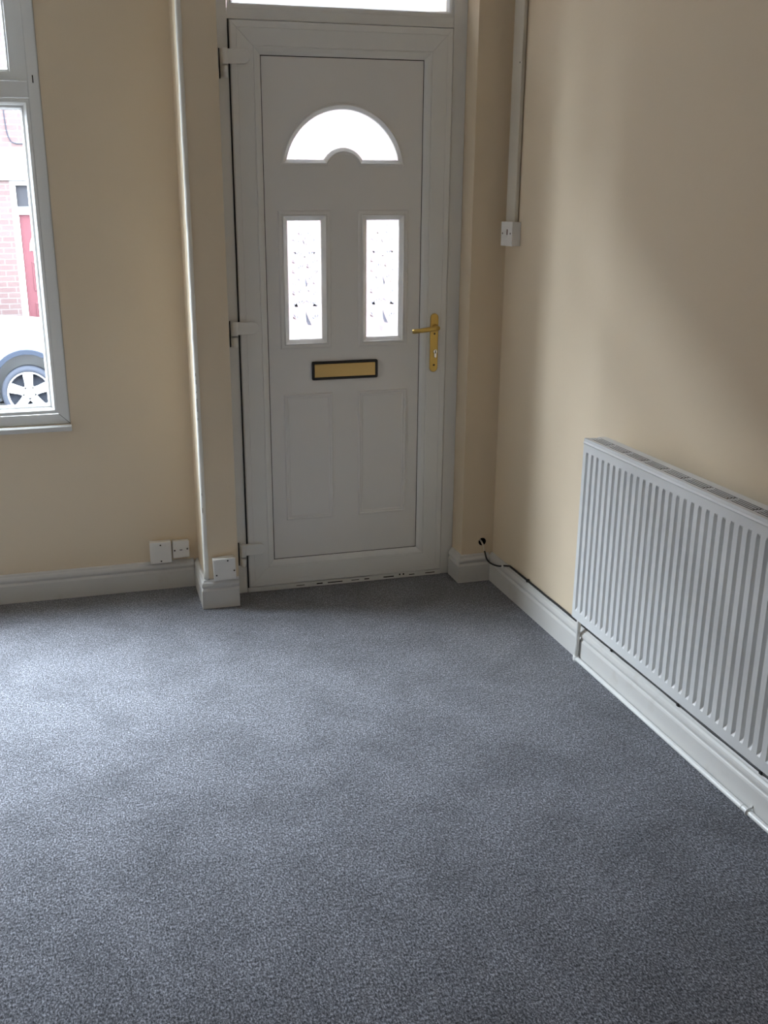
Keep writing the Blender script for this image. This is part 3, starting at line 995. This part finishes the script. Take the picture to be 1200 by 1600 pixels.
MB().prism(arc, XZ(FYH + 0.06), 0.0, 0.008).build('arched_glass', M['greyglass'], fdo)
MB().loop_sweep(arc, [(-0.03, 0), (-0.02, 0.014), (-0.004, 0.014), (0, 0.008)], XZ(FYH + 0.06)).build('glass_surround', M['render'], fdo)
for x0, x1, z0, z1 in ((-4.2, -2.7, 0.0, 1.75), (5.2, 6.7, 0.0, 1.75), (-4.1, -2.9, 3.0, 4.4), (5.2, 6.5, 3.2, 4.5)):
    mb = MB()
    mb.loop_sweep(rect(x0, x1, z0, z1), [(0, -0.06), (0, 0.0), (0.06, 0.0), (0.07, -0.03)], XZ(FYH + 0.06))
    xm = (x0 + x1) / 2
    mb.box(xm - 0.035, xm + 0.035, FYH + 0.065, FYH + 0.11, z0 + 0.03, z1 - 0.03)
    f = mb.build('window_frame', M['render'], hs)
    MB().box(x0 + 0.03, x1 - 0.03, FYH + 0.085, FYH + 0.095, z0 + 0.03, z1 - 0.03).build('pane', M['greyglass'], f)
mb = MB(); mb.tube(bez([(-1.42, FYH - 0.012, 4.4), (-1.40, FYH - 0.012, 3.2), (-1.385, FYH - 0.012, 2.62), (-1.35, FYH - 0.012, 2.44), (-1.28, FYH - 0.012, 2.39), (-1.10, FYH - 0.012, 2.385), (0.2, FYH - 0.012, 2.38)], 6), 0.006, 8)
mb.build('wall_cable', M['arch'], hs)
mb = MB(); mb.prism([(FYH - 0.25, 8.15), (FYH + 3.2, 11.2), (FYH + 3.2, 11.0), (FYH - 0.1, 8.05)], lambda a, b, t: (t, a, b), -31, 22)
mb.build('slate_roof', M['slate'], hs)

# parked car
CY = 8.64        # near side
car = empty('car', (-2.55, CY + 0.86, GZ - 0.08), 'silver car parked across the street with alloy wheel showing', 'car')
cg = GZ - 0.08
WR = 0.325
WXF, WXR = -1.30, -3.90
wz = cg + WR + 0.075


def section(x, hw, zb, zt, nn=5):
    pts = []
    prof = [(0.55, zb), (0.93, zb + 0.03), (0.985, zb + 0.16), (1.0, (zb + zt) / 2), (0.985, zt - 0.14), (0.93, zt - 0.03), (0.80, zt), (0.4, zt + 0.025)]
    yc = CY + 0.86
    left = [(x, yc - hw * a, z) for a, z in prof]
    right = [(x, yc + hw * a, z) for a, z in prof[::-1]]
    return left + right


b0 = cg + 0.20
secs = [(-0.44, 0.62, b0 + 0.12, cg + 0.62), (-0.50, 0.74, b0 + 0.03, cg + 0.74), (-0.66, 0.81, b0, cg + 0.93), (-0.95, 0.85, b0, cg + 1.055), (-1.3, 0.86, b0, cg + 1.095), (-1.75, 0.86, b0, cg + 1.13), (-2.6, 0.86, b0, cg + 1.12),
        (-3.5, 0.86, b0, cg + 1.13), (-4.2, 0.85, b0, cg + 1.14), (-4.5, 0.80, b0 + 0.04, cg + 1.10), (-4.62, 0.72, b0 + 0.1, cg + 0.95)]
mb = MB(); rows = [section(*s) for s in secs]; m = len(rows[0]); vs = [p for r in rows for p in r]
fs = []
for i in range(len(rows) - 1):
    for k in range(m):
        fs.append((i * m + k, i * m + (k + 1) % m, (i + 1) * m + (k + 1) % m, (i + 1) * m + k))
fs += [tuple(range(m))[::-1], tuple(range((len(rows) - 1) * m, len(rows) * m))]
mb.add(vs, fs, 0, True)
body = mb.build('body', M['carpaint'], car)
cuts = []
for wx in (WXF, WXR):
    c = MB()
    c.tube([(wx, CY - 0.3, wz + 0.015), (wx, CY + 0.42, wz + 0.015)], 0.385, 40)
    c.tube([(wx, CY + 1.30, wz + 0.015), (wx, CY + 2.0, wz + 0.015)], 0.385, 40)
    co = c.build('cutter', M['arch'])
    bm_ = body.modifiers.new('cut', 'BOOLEAN'); bm_.operation = 'DIFFERENCE'; bm_.object = co; bm_.solver = 'EXACT'
    cuts.append(co)
bpy.context.view_layer.update()
me = bpy.data.meshes.new_from_object(body.evaluated_get(bpy.context.evaluated_depsgraph_get()))
body.modifiers.clear(); old = body.data; body.data = me; bpy.data.meshes.remove(old)
for co in cuts: bpy.data.objects.remove(co)
me.materials.clear(); me.materials.append(M['carpaint'])
for p in me.polygons: p.material_index = 0
# cabin
gh = [(-1.72, 0.76, cg + 1.10, 0), (-2.45, 0.66, cg + 1.56, 1), (-3.2, 0.66, cg + 1.60, 1), (-4.1, 0.64, cg + 1.52, 1), (-4.52, 0.74, cg + 1.10, 0)]
mb = MB(); yc = CY + 0.86
top = [(x, z) for x, h, z, t in gh]
vs = []
for x, hw, z, t in gh: vs += [(x, yc - hw, z), (x, yc + hw, z)]
n = len(gh)
fs = [(2 * i, 2 * i + 2, 2 * i + 3, 2 * i + 1) for i in range(n - 1)] + [tuple(2 * i for i in range(n)), tuple(2 * i + 1 for i in range(n))[::-1], (0, 1, 2 * n - 1, 2 * n - 2)]
mb.add(vs, fs)
mb.build('cabin_glass', M['greyglass'], car, bevel=0.03, seg=3)
mb = MB(); mb.box(-4.1, -2.45, yc - 0.63, yc + 0.63, cg + 1.55, cg + 1.625); mb.build('roof', M['carpaint'], car, bevel=0.03, seg=3)
for sy, dy in ((CY, -1), (CY + 1.72, 1)):
    for wx in (WXF, WXR):
        w = MB()
        axis = (0, dy, 0)
        w.lathe([(0.20, -0.19), (WR - 0.02, -0.19), (WR, -0.16), (WR, -0.03), (WR - 0.015, -0.008), (0.262, 0.0), (0.255, -0.02), (0.25, -0.09), (0.2, -0.1)], (wx, sy - dy * 0.0, cg + WR), axis, 40)
        tyre = w.build('wheel', M['tyre'], car)
        r = MB()
        org = (wx, sy, cg + WR)
        for k in range(5):
            a = radians(90 + 72 * k)
            ca, sa = cos(a), sin(a)
            pr = [(0.03, -0.055), (0.03, 0.055), (0.12, 0.048), (0.245, 0.062), (0.245, -0.062), (0.12, -0.048)]
            r.prism([(u * ca - v * sa, u * sa + v * ca) for u, v in pr], lambda a_, b_, t: (wx + a_, sy + dy * t, cg + WR + b_), -0.045, -0.010)
        nseg = 40
        ring = [(wx_, z_) for wx_, z_ in [(0.258 * cos(2 * pi * q / nseg), 0.258 * sin(2 * pi * q / nseg)) for q in range(nseg)]]
        r.loop_sweep(ring, [(0, -0.03), (0, 0.0), (0.016, 0.0), (0.02, -0.03)], lambda a_, b_, h: (wx + a_, sy + dy * h, cg + WR + b_))
        r.lathe([(0.07, -0.05), (0.07, -0.012), (0.055, -0.004), (0.02, -0.004)], org, axis, 24)
        r.build('rim', M['alloy'], tyre)
        a_ = MB()
        nn = 22
        vs = []
        for q in range(nn + 1):
            an = radians(-14 + 208 * q / nn)
            for rr_, yy in ((0.378, 0.004), (0.380, 0.018), (0.43, 0.014), (0.437, 0.0), (0.437, -0.05), (0.378, -0.05)):
                vs.append((wx + rr_ * cos(an), sy + dy * yy, wz + 0.015 + rr_ * sin(an)))
        fs = []
        for q in range(nn):
            for k in range(6):
                fs.append((q * 6 + k, q * 6 + (k + 1) % 6, (q + 1) * 6 + (k + 1) % 6, (q + 1) * 6 + k))
        fs += [tuple(range(6))[::-1], tuple(range(nn * 6, nn * 6 + 6))]
        a_.add(vs, fs)
        a_.build('arch_trim', M['arch'], car)
    hl = MB()
    hl.prism([(-0.99, cg + 0.90), (-0.62, cg + 0.86), (-0.60, cg + 0.74), (-0.86, cg + 0.76)], lambda a, b, t: (a, sy - dy * t, b), 0.012, 0.07)
    hl.build('headlamp', M['lamp'], car, bevel=0.01)
mb = MB().box(-3.55, -1.65, CY - 0.004, CY + 0.1, cg + 0.22, cg + 0.33)
mb.build('side_sill', M['arch'], car, bevel=0.01)
